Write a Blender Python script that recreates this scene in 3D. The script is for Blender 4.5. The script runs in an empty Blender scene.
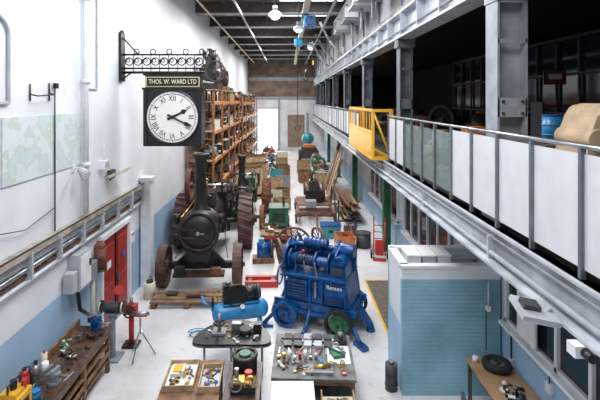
import bpy, bmesh, math, random
from mathutils import Vector, Matrix, Euler
random.seed(7)
R=random.Random(11)
bpy.context.scene.view_settings.view_transform='Standard'
# ---------------------------------------------------------------- materials
MC={}
def mat(name,col,rough=0.6,metal=0.0,var=0.18,scale=4.0,bump=0.0,dark=None,emit=None,alpha=None,trans=0):
    if name in MC: return MC[name]
    m=bpy.data.materials.new(name); m.use_nodes=True
    nt=m.node_tree; b=nt.nodes['Principled BSDF']
    b.inputs['Roughness'].default_value=rough; b.inputs['Metallic'].default_value=metal
    if emit:
        b.inputs['Base Color'].default_value=(*col,1)
        b.inputs['Emission Color'].default_value=(*col,1); b.inputs['Emission Strength'].default_value=emit
    else:
        tc=nt.nodes.new('ShaderNodeTexCoord'); n=nt.nodes.new('ShaderNodeTexNoise')
        n.inputs['Scale'].default_value=scale; n.inputs['Detail'].default_value=5
        nt.links.new(tc.outputs['Object'],n.inputs['Vector'])
        r=nt.nodes.new('ShaderNodeValToRGB')
        d=dark if dark else tuple(c*(1-var*1.6) for c in col)
        l=tuple(min(1,c*(1+var*0.6)) for c in col)
        r.color_ramp.elements[0].position=0.32; r.color_ramp.elements[0].color=(*d,1)
        r.color_ramp.elements[1].position=0.62; r.color_ramp.elements[1].color=(*l,1)
        nt.links.new(n.outputs['Fac'],r.inputs['Fac']); nt.links.new(r.outputs['Color'],b.inputs['Base Color'])
        if bump:
            bp=nt.nodes.new('ShaderNodeBump'); bp.inputs['Strength'].default_value=bump; bp.inputs['Distance'].default_value=0.02
            nt.links.new(n.outputs['Fac'],bp.inputs['Height']); nt.links.new(bp.outputs['Normal'],b.inputs['Normal'])
    if trans: b.inputs['Transmission Weight'].default_value=trans; b.inputs['IOR'].default_value=1.1
    if alpha is not None: b.inputs['Alpha'].default_value=alpha
    MC[name]=m; return m

def brick_mat(name,axis,top,low,split,bumpstr=0.3,lowvar=.80):
    """painted brickwork, two paint bands split at a height"""
    m=bpy.data.materials.new(name); m.use_nodes=True; nt=m.node_tree; b=nt.nodes['Principled BSDF']
    b.inputs['Roughness'].default_value=0.55
    tc=nt.nodes.new('ShaderNodeTexCoord'); sp=nt.nodes.new('ShaderNodeSeparateXYZ'); cb=nt.nodes.new('ShaderNodeCombineXYZ')
    nt.links.new(tc.outputs['Object'],sp.inputs[0])
    nt.links.new(sp.outputs[axis],cb.inputs[0]); nt.links.new(sp.outputs['Z'],cb.inputs[1])
    br=nt.nodes.new('ShaderNodeTexBrick'); br.inputs['Scale'].default_value=1.0
    br.inputs['Brick Width'].default_value=0.24; br.inputs['Row Height'].default_value=0.08; br.inputs['Mortar Size'].default_value=0.006
    nt.links.new(cb.outputs[0],br.inputs['Vector'])
    n=nt.nodes.new('ShaderNodeTexNoise'); n.inputs['Scale'].default_value=0.9; n.inputs['Detail'].default_value=8
    nt.links.new(tc.outputs['Object'],n.inputs['Vector'])
    def ramp(c,k):
        r=nt.nodes.new('ShaderNodeValToRGB'); r.color_ramp.elements[0].position=0.3; r.color_ramp.elements[1].position=0.6
        r.color_ramp.elements[0].color=(*[x*k for x in c],1); r.color_ramp.elements[1].color=(*c,1)
        nt.links.new(n.outputs['Fac'],r.inputs['Fac']); return r
    rt=ramp(top,.88); rl=ramp(low,lowvar)
    gt=nt.nodes.new('ShaderNodeMath'); gt.operation='GREATER_THAN'; gt.inputs[1].default_value=split
    nt.links.new(sp.outputs['Z'],gt.inputs[0])
    mx=nt.nodes.new('ShaderNodeMixRGB'); nt.links.new(gt.outputs[0],mx.inputs[0])
    nt.links.new(rl.outputs[0],mx.inputs[1]); nt.links.new(rt.outputs[0],mx.inputs[2])
    nt.links.new(mx.outputs[0],b.inputs['Base Color'])
    bp=nt.nodes.new('ShaderNodeBump'); bp.inputs['Strength'].default_value=bumpstr; bp.inputs['Distance'].default_value=0.01
    bp.invert=True
    nt.links.new(br.outputs['Fac'],bp.inputs['Height']); nt.links.new(bp.outputs['Normal'],b.inputs['Normal'])
    return m

WHITE=mat('white_paint',(0.72,0.73,0.76),0.5,var=0.06)
CREAM=mat('cream_paint',(0.62,0.57,0.43),0.5,var=0.1)
GREY=mat('grey_paint',(0.24,0.26,0.29),0.5,var=0.12)
LGREY=mat('light_grey_paint',(0.44,0.46,0.50),0.5,var=0.1)
DGREY=mat('dark_grey',(0.045,0.05,0.055),0.5,var=0.2)
BLACK=mat('black_paint',(0.008,0.008,0.010),0.35,var=0.2)
SOOT=mat('sooty_iron',(0.022,0.020,0.018),0.45,0.2,var=0.4,scale=7,bump=0.3)
IRON=mat('oily_iron',(0.07,0.06,0.055),0.4,0.5,var=0.4,scale=9,bump=0.2)
STEEL=mat('bare_steel',(0.38,0.39,0.41),0.3,0.85,var=0.25)
RUST=mat('rusty_steel',(0.18,0.07,0.04),0.8,0.1,var=0.45,scale=8,bump=0.4)
MAROON=mat('maroon_paint',(0.11,0.032,0.024),0.5,var=0.35,scale=6)
RED=mat('red_paint',(0.46,0.025,0.022),0.4,var=0.15)
DOORRED=mat('door_red_paint',(0.33,0.02,0.02),0.45,var=0.15,scale=2)
ORANGE=mat('orange_paint',(0.55,0.16,0.03),0.5,var=0.2)
RACK=mat('rack_orange_brown',(0.28,0.12,0.045),0.6,var=0.3)
YELLOW=mat('yellow_paint',(0.78,0.42,0.03),0.4,var=0.1)
GREEN=mat('machine_green',(0.025,0.15,0.065),0.4,var=0.2)
DGREEN=mat('dark_green',(0.015,0.07,0.04),0.45,var=0.25)
BLUE=mat('royal_blue_enamel',(0.004,0.075,0.26),0.28,var=0.42,scale=5)
LBLUE=mat('light_blue_enamel',(0.025,0.23,0.50),0.3,var=0.15)
TEAL=mat('teal_plastic',(0.03,0.27,0.34),0.4,var=0.15)
WOOD=mat('brown_wood',(0.20,0.105,0.05),0.6,var=0.4,scale=6,bump=0.2)
DWOOD=mat('dark_wood',(0.07,0.037,0.024),0.4,var=0.4,scale=5,bump=0.2)
PALE=mat('pale_timber',(0.46,0.31,0.18),0.65,var=0.25,scale=6)
CARD=mat('cardboard',(0.35,0.23,0.13),0.8,var=0.15)
BRASS=mat('brass',(0.6,0.36,0.09),0.3,0.9,var=0.2)
RUBBER=mat('rubber',(0.015,0.015,0.015),0.8,var=0.2)
BEIGE=mat('beige_canvas',(0.55,0.40,0.26),0.8,var=0.15)
PAPER=mat('paper_white',(0.74,0.74,0.72),0.7,var=0.05)
DGLASS=mat('dark_window_glass',(0.012,0.018,0.028),0.08,var=0.3,scale=1.5)
GLASS=mat('clear_glass',(0.50,0.62,0.62),0.05,var=0.02,alpha=0.22)
SKIN_M=mat('milky_globe_glass',(1,0.97,0.9),0.3,emit=1.2)
FACE=mat('clock_face_enamel',(0.84,0.84,0.80),0.4,var=0.03)
MEZZ=mat('mezzanine_unlit_black',(0.006,0.006,0.008),0.8,var=0.3)  # near-black stands in for the unlit interior, shade put into the colour
SKY=mat('skylight_glow',(0.85,0.95,1.0),0.5,emit=4)

# ---------------------------------------------------------------- builder
def V(*a): return Vector(a)
class B:
    def __init__(s): s.bm=bmesh.new(); s.mats=[]; s.T=Matrix.Identity(4)
    def mi(s,m):
        if m not in s.mats: s.mats.append(m)
        return s.mats.index(m)
    def _fin(s,vs,m,smooth=False):
        i=s.mi(m); fs=set()
        for v in vs:
            for f in v.link_faces: fs.add(f)
        for f in fs:
            f.material_index=i
            if smooth and len(f.verts)<=4: f.smooth=True
        return fs
    def box(s,c,d,m,rot=(0,0,0)):
        M=s.T@Matrix.Translation(c)@Euler(rot).to_matrix().to_4x4()@Matrix.Diagonal((d[0],d[1],d[2],1))
        r=bmesh.ops.create_cube(s.bm,size=1,matrix=M); s._fin(r['verts'],m); return s
    def cyl(s,p1,p2,r,m,r2=None,seg=16):
        p1=Vector(p1);p2=Vector(p2);a=p2-p1
        q=V(0,0,1).rotation_difference(a).to_matrix().to_4x4()
        M=s.T@Matrix.Translation((p1+p2)/2)@q
        r_=bmesh.ops.create_cone(s.bm,cap_ends=True,segments=seg,radius1=r,radius2=r if r2 is None else r2,depth=a.length,matrix=M)
        s._fin(r_['verts'],m,seg>6); return s
    def sph(s,c,r,m,sc=(1,1,1),u=16,v=10):
        M=s.T@Matrix.Translation(c)@Matrix.Diagonal((sc[0],sc[1],sc[2],1))
        r_=bmesh.ops.create_uvsphere(s.bm,u_segments=u,v_segments=v,radius=r,matrix=M); s._fin(r_['verts'],m,True); return s
    def lathe(s,c,axis,prof,m,seg=24,closed=False,smooth=True):
        q=V(0,0,1).rotation_difference(Vector(axis)).to_matrix().to_4x4()
        M=s.T@Matrix.Translation(c)@q; rings=[]
        for (r,t) in prof:
            rings.append([s.bm.verts.new(M@V(r*math.cos(2*math.pi*k/seg),r*math.sin(2*math.pi*k/seg),t)) for k in range(seg)])
        n=len(rings); i=s.mi(m)
        for a in range(n if closed else n-1):
            A=rings[a];C=rings[(a+1)%n]
            for k in range(seg):
                try:
                    f=s.bm.faces.new((A[k],A[(k+1)%seg],C[(k+1)%seg],C[k])); f.material_index=i; f.smooth=smooth
                except: pass
        return s
    def ring(s,c,axis,R0,R1,w,m,seg=28):
        return s.lathe(c,axis,[(R0,-w/2),(R1,-w/2),(R1,w/2),(R0,w/2)],m,seg,closed=True,smooth=False)
    def torus(s,c,axis,R_,r,m,seg=28,n=8):
        return s.lathe(c,axis,[(R_+r*math.cos(2*math.pi*k/n),r*math.sin(2*math.pi*k/n)) for k in range(n)],m,seg,closed=True)
    def tube(s,pts,r,m,seg=8):
        for a,b in zip(pts[:-1],pts[1:]): s.cyl(a,b,r,m,seg=seg)
        for p in pts[1:-1]: s.sph(p,r*1.02,m,u=8,v=6)
        return s
    def prism(s,pts,vec,m):
        vec=Vector(vec); a=[s.bm.verts.new(s.T@Vector(p)) for p in pts]; b=[s.bm.verts.new(s.T@(Vector(p)+vec)) for p in pts]
        i=s.mi(m); fs=[s.bm.faces.new(a),s.bm.faces.new(b[::-1])]; n=len(pts)
        for k in range(n): fs.append(s.bm.faces.new((a[k],b[k],b[(k+1)%n],a[(k+1)%n])))
        for f in fs: f.material_index=i
        return s
    def wheel(s,c,axis,R_,w,m,ms=None,n=10,hub=0.15,rim=0.08,tyre=None,strakes=0):
        ms=ms or m; c=Vector(c); ax=Vector(axis).normalized()
        s.ring(c,ax,R_-rim,R_,w,tyre or m)
        s.cyl(c-ax*w*0.65,c+ax*w*0.65,hub*R_+0.02,ms,seg=14)
        s.cyl(c-ax*w*0.85,c+ax*w*0.85,hub*R_*0.5,IRON,seg=10)
        u=ax.orthogonal().normalized(); v=ax.cross(u)
        for k in range(n):
            a=2*math.pi*k/n; d=u*math.cos(a)+v*math.sin(a)
            off=ax*(w*0.25 if k%2 else -w*0.25)
            s.cyl(c+off+d*hub*R_*0.6,c+off*0.6+d*(R_-rim*0.6),max(0.015,R_*0.035),ms,seg=6)
        if strakes:
            for k in range(strakes):
                a=2*math.pi*k/strakes; d=u*math.cos(a)+v*math.sin(a); t=-u*math.sin(a)+v*math.cos(a)
                p1=c+d*(R_+0.01)-ax*w*0.48; p2=c+d*(R_+0.01)+ax*w*0.48+t*0.16*R_
                s.cyl(p1,p2,0.03,ms,seg=4)
        return s
    def gear(s,c,axis,R_,w,m,teeth=20):
        c=Vector(c); ax=Vector(axis).normalized(); s.ring(c,ax,R_*0.8,R_,w,m,seg=teeth); s.cyl(c-ax*w*.6,c+ax*w*.6,R_*.22,m,seg=12)
        u=ax.orthogonal().normalized(); v=ax.cross(u)
        for k in range(teeth):
            a=2*math.pi*k/teeth; d=u*math.cos(a)+v*math.sin(a)
            s.cyl(c+d*R_*.97,c+d*R_*1.07,R_*0.06,m,seg=4)
        for k in range(5):
            a=2*math.pi*k/5; d=u*math.cos(a)+v*math.sin(a); s.cyl(c,c+d*R_*.85,R_*.06,m,seg=6)
        return s
    def done(s,name,loc=(0,0,0),rot=0,bevel=0,parent=None):
        bmesh.ops.recalc_face_normals(s.bm,faces=s.bm.faces)
        me=bpy.data.meshes.new(name); s.bm.to_mesh(me); s.bm.free()
        for m in s.mats: me.materials.append(m)
        o=bpy.data.objects.new(name,me); bpy.context.scene.collection.objects.link(o)
        o.location=loc; o.rotation_euler=(0,0,rot) if not isinstance(rot,tuple) else rot
        if bevel:
            md=o.modifiers.new('bevel','BEVEL'); md.width=bevel; md.segments=2; md.limit_method='ANGLE'; md.angle_limit=0.9
        if parent: o.parent=parent
        return o
def text(s,name,parent,loc,rot,size,m,ext=0.004,align='CENTER',sx=1):
    c=bpy.data.curves.new(name,'FONT'); c.body=s; c.size=size; c.align_x=align; c.align_y='CENTER'; c.extrude=ext
    c.materials.append(m); o=bpy.data.objects.new(name,c); bpy.context.scene.collection.objects.link(o)
    o.location=loc; o.rotation_euler=rot; o.scale=(sx,1,1); o.parent=parent; return o

XL,XR,XM,H=-4.5,4.1,2.78,5.65
YE=50.5; ZC=10.4; ZM=4.0
# ---------------------------------------------------------------- room
WL=brick_mat('painted_brick_left','Y',(0.76,0.78,0.83),(0.36,0.53,0.73),1.8,0.25)
WR=brick_mat('painted_brick_right','Y',(0.70,0.73,0.78),(0.36,0.54,0.73),1.3,0.25)
WBOOTH=brick_mat('painted_brick_booth','X',(0.76,0.80,0.83),(0.27,0.50,0.61),2.22,0.8,.6)
B().box((XL-0.15,(YE-2)/2,ZC/2),(0.3,YE+2,ZC),WL).done('wall_left')
B().box((XR+0.15,(YE-2)/2,1.8),(0.3,YE+2,3.6),WR).done('wall_right')
fm=bpy.data.materials.new('worn_painted_concrete'); fm.use_nodes=True; nt=fm.node_tree; b=nt.nodes['Principled BSDF']
tc=nt.nodes.new('ShaderNodeTexCoord'); n1=nt.nodes.new('ShaderNodeTexNoise'); n1.inputs['Scale'].default_value=0.55; n1.inputs['Detail'].default_value=10; n1.inputs['Roughness'].default_value=0.6
n2=nt.nodes.new('ShaderNodeTexNoise'); n2.inputs['Scale'].default_value=7; n2.inputs['Detail'].default_value=6
for n in (n1,n2): nt.links.new(tc.outputs['Object'],n.inputs['Vector'])
r1=nt.nodes.new('ShaderNodeValToRGB'); r1.color_ramp.elements[0].position=0.30; r1.color_ramp.elements[0].color=(0.46,0.45,0.44,1); r1.color_ramp.elements[1].position=0.52; r1.color_ramp.elements[1].color=(0.62,0.62,0.63,1)
r2=nt.nodes.new('ShaderNodeValToRGB'); r2.color_ramp.elements[0].position=0.28; r2.color_ramp.elements[0].color=(0.80,0.78,0.76,1); r2.color_ramp.elements[1].position=0.42; r2.color_ramp.elements[1].color=(1,1,1,1)
nt.links.new(n1.outputs['Fac'],r1.inputs['Fac']); nt.links.new(n2.outputs['Fac'],r2.inputs['Fac'])
mx=nt.nodes.new('ShaderNodeMixRGB'); mx.blend_type='MULTIPLY'; mx.inputs[0].default_value=1
nt.links.new(r1.outputs[0],mx.inputs[1]); nt.links.new(r2.outputs[0],mx.inputs[2]); nt.links.new(mx.outputs[0],b.inputs['Base Color']); b.inputs['Roughness'].default_value=0.38
B().box((-.2,(YE-2)/2,-0.1),(8.6,YE+2,0.2),fm).done('floor')
CEIL=mat('ceiling_boards',(0.16,0.15,0.155),0.7,var=0.3,scale=1)
B().box((-0.8,(YE-2)/2,ZC+0.1),(8.0,YE+2,0.2),CEIL).done('ceiling')
b=B(); BM=mat('ceiling_beam_brown',(0.09,0.07,0.065),0.6,var=0.2); BF=mat('beam_flange',(.34,.33,.34),.5,var=.15)
for y in [6,10,14,18,22,26,30,34,38,42,46]:
    b.box((-0.8,y,10.12),(7.38,0.3,0.5),BM).box((-0.8,y,9.86),(7.38,0.5,0.05),BF)
for x in (-3,-1.2,2.2): b.box((x,24,10.3),(.12,50,.14),BM)
b.cyl((-2.2,2,9.7),(-2.2,48,9.7),.05,LGREY).cyl((-3.6,2,9.6),(-3.6,48,9.6),.04,CREAM)
b.done('trim_ceiling_beams')
for i,(x,y,w,l) in enumerate([(1.1,20.0,3.0,2.6),(0.6,24.0,3.2,2.2),(-1.5,28,1.5,2),(1.2,32,2.0,2),(1.2,40,2.0,2)]):
    bb=B().box((0,0,0),(w,l,0.04),SKY)
    for k in range(5): bb.box((-w/2+k*w/4,0,-0.03),(0.05,l,0.05),WHITE)
    bb.box((0,-l/2,-0.03),(w,0.06,0.06),WHITE).box((0,l/2,-0.03),(w,0.06,0.06),WHITE).done('window_%d'%(i+1),(x,y,10.37))
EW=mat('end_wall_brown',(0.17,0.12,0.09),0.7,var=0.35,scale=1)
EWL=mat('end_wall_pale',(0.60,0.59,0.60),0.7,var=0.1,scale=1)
b=B()
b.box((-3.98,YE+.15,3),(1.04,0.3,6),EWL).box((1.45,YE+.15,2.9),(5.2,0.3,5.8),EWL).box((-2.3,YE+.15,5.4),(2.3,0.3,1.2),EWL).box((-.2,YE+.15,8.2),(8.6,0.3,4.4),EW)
b.box((-1.0,YE-.05,3),(.2,.1,6),GREY).box((-0.2,YE-.1,5.9),(8.4,0.2,0.25),GREY).box((2.2,YE-.05,2.1),(0.3,.1,4.2),GREY)
b.box((-0.6,YE-.05,8.0),(7.6,0.1,0.4),GREY).box((.9,YE-.04,2.2),(1.9,.08,3.6),mat('far_shutter_brown',(.22,.15,.11),.6,var=.2))
b.done('wall_end')
b=B().box((-2.25,YE+0.05,2.35),(2.2,0.05,4.6),mat('daylit_door_glass',(0.95,0.98,1),0.4,emit=2.2))
for x in (-3.35,-2.25,-1.15): b.box((x,YE-.06,2.35),(0.10,0.1,4.6),WHITE)
for z in (0.1,1.6,3.1,4.65): b.box((-2.25,YE-.06,z),(2.3,0.1,0.10),WHITE)
b.done('door_1')
b=B()
b.box((0.03,0,1.15),(0.06,1.75,2.25),DOORRED)
for y in (-.44,.44):
    b.box((.075,y,1.7),(0.03,.62,.75),DOORRED).box((.075,y,.65),(0.03,.62,.85),DOORRED).box((.08,y,.12),(.02,.8,.2),STEEL)
b.box((.07,0,1.15),(.05,.03,2.25),BLACK).box((.11,.1,1.1),(.05,.04,.2),STEEL)
b.box((.07,-.93,1.17),(.14,.1,2.34),WHITE).box((.07,.93,1.17),(.14,.1,2.34),WHITE).box((.07,0,2.36),(.14,1.96,.12),WHITE)
b.box((.105,-.5,1.6),(.01,.25,.18),PAPER).box((.105,.5,1.55),(.01,.2,.15),mat('sign_blue',(0.02,.1,.5),.5))
b.done('door_2',(XL+0.002,11.55,0),bevel=.006)
B().box((0,0,1.6),(.3,.35,3.2),WHITE).box((0,0,3.25),(.38,.42,.12),WHITE).done('trim_pilaster',(XL+.20,13.75,0),bevel=.01)
b=B()
b.cyl((0,0,3.2),(0,0,9.5),.06,WHITE)
for z in (4.2,6,7.8,9.2): b.cyl((0,0,z),(0,0,z+.1),.085,WHITE).box((-.06,0,z+.05),(.08,.05,.05),WHITE)
b.done('downpipe',(XL+.12,9.75,0))
b=B(); pts=[]
for k in range(13):
    a=math.pi*k/12; pts.append(V(0,.45*math.cos(a),6.7+.3*math.sin(a)))
pts=[V(0,.45,5.6)]+pts+[V(0,-.45,5.6)]
b.tube(pts+[V(0,.45,5.6)],.03,LGREY,seg=6); b.done('trim_arch_moulding',(XL+.03,6.75,0))
b=B(); b.tube([V(0,-.25,4.7),V(0,-.25,8),V(0,.25,8),V(0,.25,4.7),V(0,-.25,4.7)],.02,LGREY,seg=6); b.done('trim_wall_panel',(XL+.02,10.3,1.2))
b=B()
b.box((.10,0,3.08),(.18,9.9,.10),mat('aged_trunking',(0.38,0.33,0.28),.5,var=.3)).box((.06,0,2.92),(.10,9.9,.10),LGREY).cyl((.14,-4.95,2.82),(.14,4.95,2.82),.035,STEEL).cyl((.1,-4.95,2.70),(.1,4.95,2.70),.03,RUST)
b.box((.17,0,3.14),(.03,9.9,.03),IRON).cyl((.07,-4.95,2.58),(.07,4.95,2.58),.045,WHITE)
for k in range(11): b.box((.11,-4.9+k*.98,2.86),(.2,.05,.46),LGREY)
b.done('cable_trunking',(XL,8.55,0))
mm=bpy.data.materials.new('printed_wall_map'); mm.use_nodes=True; nt=mm.node_tree; pb=nt.nodes['Principled BSDF']
tc=nt.nodes.new('ShaderNodeTexCoord'); n1=nt.nodes.new('ShaderNodeTexNoise'); n1.inputs['Scale'].default_value=3.0; n1.inputs['Detail'].default_value=10
nt.links.new(tc.outputs['Object'],n1.inputs['Vector']); r=nt.nodes.new('ShaderNodeValToRGB'); cr=r.color_ramp
cr.elements[0].position=.40; cr.elements[0].color=(.54,.63,.66,1); cr.elements[1].position=.56; cr.elements[1].color=(.62,.68,.71,1)
e=cr.elements.new(.47); e.color=(.50,.60,.58,1); e=cr.elements.new(.49); e.color=(.56,.54,.45,1); e=cr.elements.new(.505); e.color=(.58,.66,.68,1)
nt.links.new(n1.outputs['Fac'],r.inputs['Fac']); nt.links.new(r.outputs[0],pb.inputs['Base Color'])
B().box((0,0,0),(.02,2.7,1.1),mm).done('wall_map',(XL+.015,8.4,4.82))
b=B(); b.cyl((0,0,3.15),(0,0,5.9),.015,BLACK,seg=8); b.box((.02,0,5.92),(.06,.1,.1),BLACK)
b.tube([V(0,0,3.6),V(.02,-1.0,3.45),V(.02,-1.8,3.6)],.008,BLACK,seg=6); b.done('black_conduit',(XL+.045,8.60,0))
b=B(); b.tube([V(0,-.35,0),V(.12,-.3,-.03),V(.15,.2,0),V(.02,.3,.02)],.013,IRON,seg=6).tube([V(0,-.33,.18),V(0,-.33,-.12)],.016,IRON).tube([V(0,.3,.22),V(0,.3,-.12)],.016,IRON); b.done('wall_bracket',(XL+.02,8.15,5.75))
def spot(name,loc,rot):
    b=B(); b.box((-.12,0,0),(.04,.12,.12),WHITE).cyl((-.12,0,0),(.08,0,0),.02,WHITE).cyl((.03,-.02,-.02),(.2,-.14,-.12),.07,LGREY,r2=.11).cyl((.2,-.14,-.12),(.21,-.147,-.127),.1,PAPER)
    return b.done(name,loc,rot)
spot('wall_spotlight',(XL+.14,9.4,4.22),0)
b=B(); b.box((0,0,0),(.12,.5,.03),GREY).box((.18,0,.05),(.34,.66,.05),CREAM,rot=(0,-.4,0)).box((.18,0,.015),(.28,.54,.02),PAPER,rot=(0,-.4,0)).cyl((-.05,0,-.15),(.15,0,.02),.015,IRON).box((.0,0,.06),(.1,.3,.12),DGREY); b.done('wall_floodlight',(XL+.07,11.3,3.78))
b=B(); b.box((0,0,0),(.16,.28,.2),WHITE).box((.085,0,0),(.01,.2,.13),LGREY).tube([V(0,.0,.1),V(0,0,.5)],.012,WHITE); b.done('socket_box',(XL+.08,10.8,4.1))
b=B(); b.box((0,0,0),(.24,.55,.75),LGREY).box((.13,0,0),(.02,.48,.66),WHITE).box((.15,.16,.1),(.03,.05,.14),BLACK).box((.02,.45,-.2),(.2,.28,.4),GREY).box((.02,-.45,-.1),(.2,.2,.4),LGREY)
b.tube([V(0,-.1,-.37),V(.05,-.1,-.8),V(.05,.3,-1.1)],.04,BLACK).cyl((.05,.5,-.4),(.05,.5,-1.5),.05,CREAM)
b.done('electrical_switchgear',(XL+.13,9.45,2.10),bevel=.008)
b=B(); b.cyl((0,0,-.3),(0,0,.18),.13,RUST).sph((0,0,.18),.13,RUST).cyl((0,0,-.34),(0,0,-.3),.15,IRON).box((-.12,0,-.1),(.14,.08,.06),IRON); b.done('pressure_vessel',(XL+.2,10.28,2.1))
b=B(); b.box((0,0,0),(.03,.4,.3),PAPER).box((.02,0,.1),(.01,.3,.05),RED); b.done('notice_sign',(XL+.02,12.9,1.7))

# ---------------------------------------------------------------- mezzanine
FAS=mat('fascia_white',(0.46,0.49,0.53),0.5,var=0.25,scale=2)
b=B(); b.box(((XM+12)/2,(YE-2)/2,ZM-.1),(12-XM,YE+2,.2),mat('mezz_floor_unlit_dark',(.03,.028,.03),.7,var=.2)); b.done('mezzanine_floor')  # floor colour also carries the mezzanine's shade
b=B(); b.box((XM-.062,(YE-2)/2,3.80),(.12,YE+2,.40),FAS).box((XM-.13,(YE-2)/2,3.60),(.30,YE+2,.03),FAS).box((XM-.07,(YE-2)/2,3.985),(.20,YE+2,.03),LGREY)
b.cyl((XM-.18,-1,3.70),(XM-.18,YE,3.70),.03,LGREY).cyl((XM-.15,-1,3.88),(XM-.15,YE,3.88),.022,GREY)
y=3
while y<48: b.box((XM-.15,y,3.76),(.12,.04,.3),LGREY); y+=2.8
b.done('trim_mezzanine_fascia')
B().box(((XM+XR)/2,(YE-2)/2,3.66),(XR-XM,YE+2,.06),mat('soffit_grey',(.25,.26,.28),.7)).done('trim_mezzanine_soffit')
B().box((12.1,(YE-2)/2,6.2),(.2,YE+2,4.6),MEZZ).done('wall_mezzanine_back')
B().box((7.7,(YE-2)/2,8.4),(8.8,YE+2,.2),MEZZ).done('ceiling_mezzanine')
B().box((7.6,-1,6.2),(9.0,.2,4.2),MEZZ).done('wall_mezzanine_light_blocker')  # added unseen wall, keeps world light out of the mezzanine's open end
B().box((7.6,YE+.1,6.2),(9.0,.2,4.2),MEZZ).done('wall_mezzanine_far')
UW=mat('upper_wall_grey',(.36,.38,.42),.6,var=.2,scale=1)
b=B(); b.box((3.15,(YE-2)/2,9.2),(.2,YE+2,2.38),UW)
for y in range(3,50,3): b.box((3.02,y,9.2),(.06,.12,2.38),GREY)
b.box((3.01,(YE-2)/2,9.4),(.08,YE+2,.1),GREY); b.done('wall_right_upper')
b=B(); GW=mat('girder_pale',(.48,.51,.56),.45,var=.15,scale=2); GL=YE-1.4; GC=(YE-.6)/2
b.box((3.0,GC,7.55),(.06,GL,.62),GW).box((3.0,GC,7.24),(.42,GL,.05),GW).box((3.0,GC,7.86),(.42,GL,.05),GW).box((2.85,GC,7.93),(.08,GL,.09),IRON)
y=1.2
while y<49.5: b.box((2.88,y,7.55),(.18,.03,.6),GW); y+=1.43
b.cyl((2.82,.6,7.38),(2.82,YE-1,7.38),.03,GREY); b.done('crane_girder')
for y in (6.25,11.7,17.2,23.0,28.7,34.4,40.1,45.8):
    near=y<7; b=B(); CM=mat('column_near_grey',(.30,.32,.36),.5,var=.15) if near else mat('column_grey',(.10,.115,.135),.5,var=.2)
    hw=.19 if near else .15
    b.box((-hw,0,1.6),(.03,.36,3.2),CM).box((hw,0,1.6),(.03,.36,3.2),CM).box((0,0,1.6),(2*hw,.03,3.2),CM)
    for z in (.9,1.55,2.45,3.0): b.box((0,-.17,z),(2*hw+.02,.02,.26 if z==1.55 else .06),CM)
    b.box((0,0,.02),(.46,.5,.04),CM)
    for z in (1.47,1.63):
        for x in (-.13,.13): b.cyl((x,-.18,z),(x,-.205,z),.02,IRON,seg=6)
    b.box((0,0,3.1),(.44,.40,.2),CM)
    b.done('steel_column',(3.03,y,ZM))
b=B()
for k,(y,z) in enumerate([(13,8.9),(15,9.0),(17.2,8.9),(20,8.9)]):
    b.box((0,y,z),(.75,1.1,.6),LGREY if k%2 else GREY).box((-.1,y-.6,z),(.5,.06,.4),WHITE).cyl((0,y,z-.3),(0,y,8.0),.05,GREY).box((-.38,y,z),(.02,.8,.4),DGREY)
b.box((.1,17,9.5),(.4,12,.3),GREY); b.done('ventilation_duct',(2.45,0,0),bevel=.01)
b=B()
for y in (24,28,32): b.tube([V(2.9,y,8.0),V(2.2,y,8.8),V(1.7,y,9.8)],.06,LGREY)
b.tube([V(1.9,8,9.6),V(1.9,48,9.6)],.06,LGREY); b.done('roof_bracing')
POST=mat('balustrade_post',(.20,.22,.25),.4,.5,var=.15)
PANEL=mat('balustrade_panel_white',(.62,.63,.66),.45,var=.04)
b=B(); ys=[3.3,4.15,5.0,5.82,6.64,7.46]
for i in range(len(ys)-1):
    b.box((0,(ys[i]+ys[i+1])/2,ZM+.62),(.02,ys[i+1]-ys[i]-.045,1.06),PANEL)
for y in [10.5,11.3]: b.box((0,y+.42,ZM+.62),(.02,.78,1.06),PANEL)
y=17.0
while y<48: b.box((0,y+.5,ZM+.62),(.02,.94,1.02),PANEL if int(y)%3 else LGREY); y+=1
for y in ys+[8.3,9.1,9.85,10.5,11.3,12.1]+[17+k for k in range(0,32)]:
    b.box((-.02,y,ZM+.60),(.05,.04,1.22),POST)
b.cyl((0,3,ZM+1.22),(0,12.2,ZM+1.22),.024,STEEL).cyl((0,17,ZM+1.22),(0,49,ZM+1.22),.024,STEEL)
b.done('balustrade',(XM-.05,0,0))
b=B()
for a,c in zip([7.46,8.3,9.1,9.85],[8.3,9.1,9.85,10.5]): b.box((0,(a+c)/2,ZM+.6),(.015,c-a-.06,1.0),GLASS)
b.done('balustrade_glass_panel',(XM-.05,0,0))
b=B()
for y in (0,4.5):
    b.box((0,y,.7),(.09,.09,1.4),YELLOW).box((-.5,y,.7),(.07,.07,1.3),YELLOW).box((-.25,y,1.36),(.55,.08,.08),YELLOW).box((-.25,y,.05),(.55,.08,.1),YELLOW)
for z in (.1,.75,1.36): b.box((-.5,2.25,z),(.06,4.5,.07),YELLOW)
for k in range(1,9): b.box((-.5,k*.5,.7),(.03,.03,1.3),YELLOW)
b.box((-.53,2.25,.4),(.02,4.4,.6),YELLOW)
b.box((-.25,2.25,.03),(.6,4.5,.06),YELLOW); b.tube([V(-.5,0,1.36),V(0,0,.05)],.03,YELLOW); b.done('yellow_loading_gate',(XM+.05,12.35,ZM))
b=B(); b.cyl((0,0,0),(0,0,.46),.18,LBLUE).torus((0,0,.15),(0,0,1),.18,.014,LBLUE).torus((0,0,.31),(0,0,1),.18,.014,LBLUE).torus((0,0,.46),(0,0,1),.175,.015,BLUE).cyl((0.06,0,.46),(.06,0,.49),.03,BLACK); b.done('blue_drum',(4.32,7.3,ZM+.94))
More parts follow.
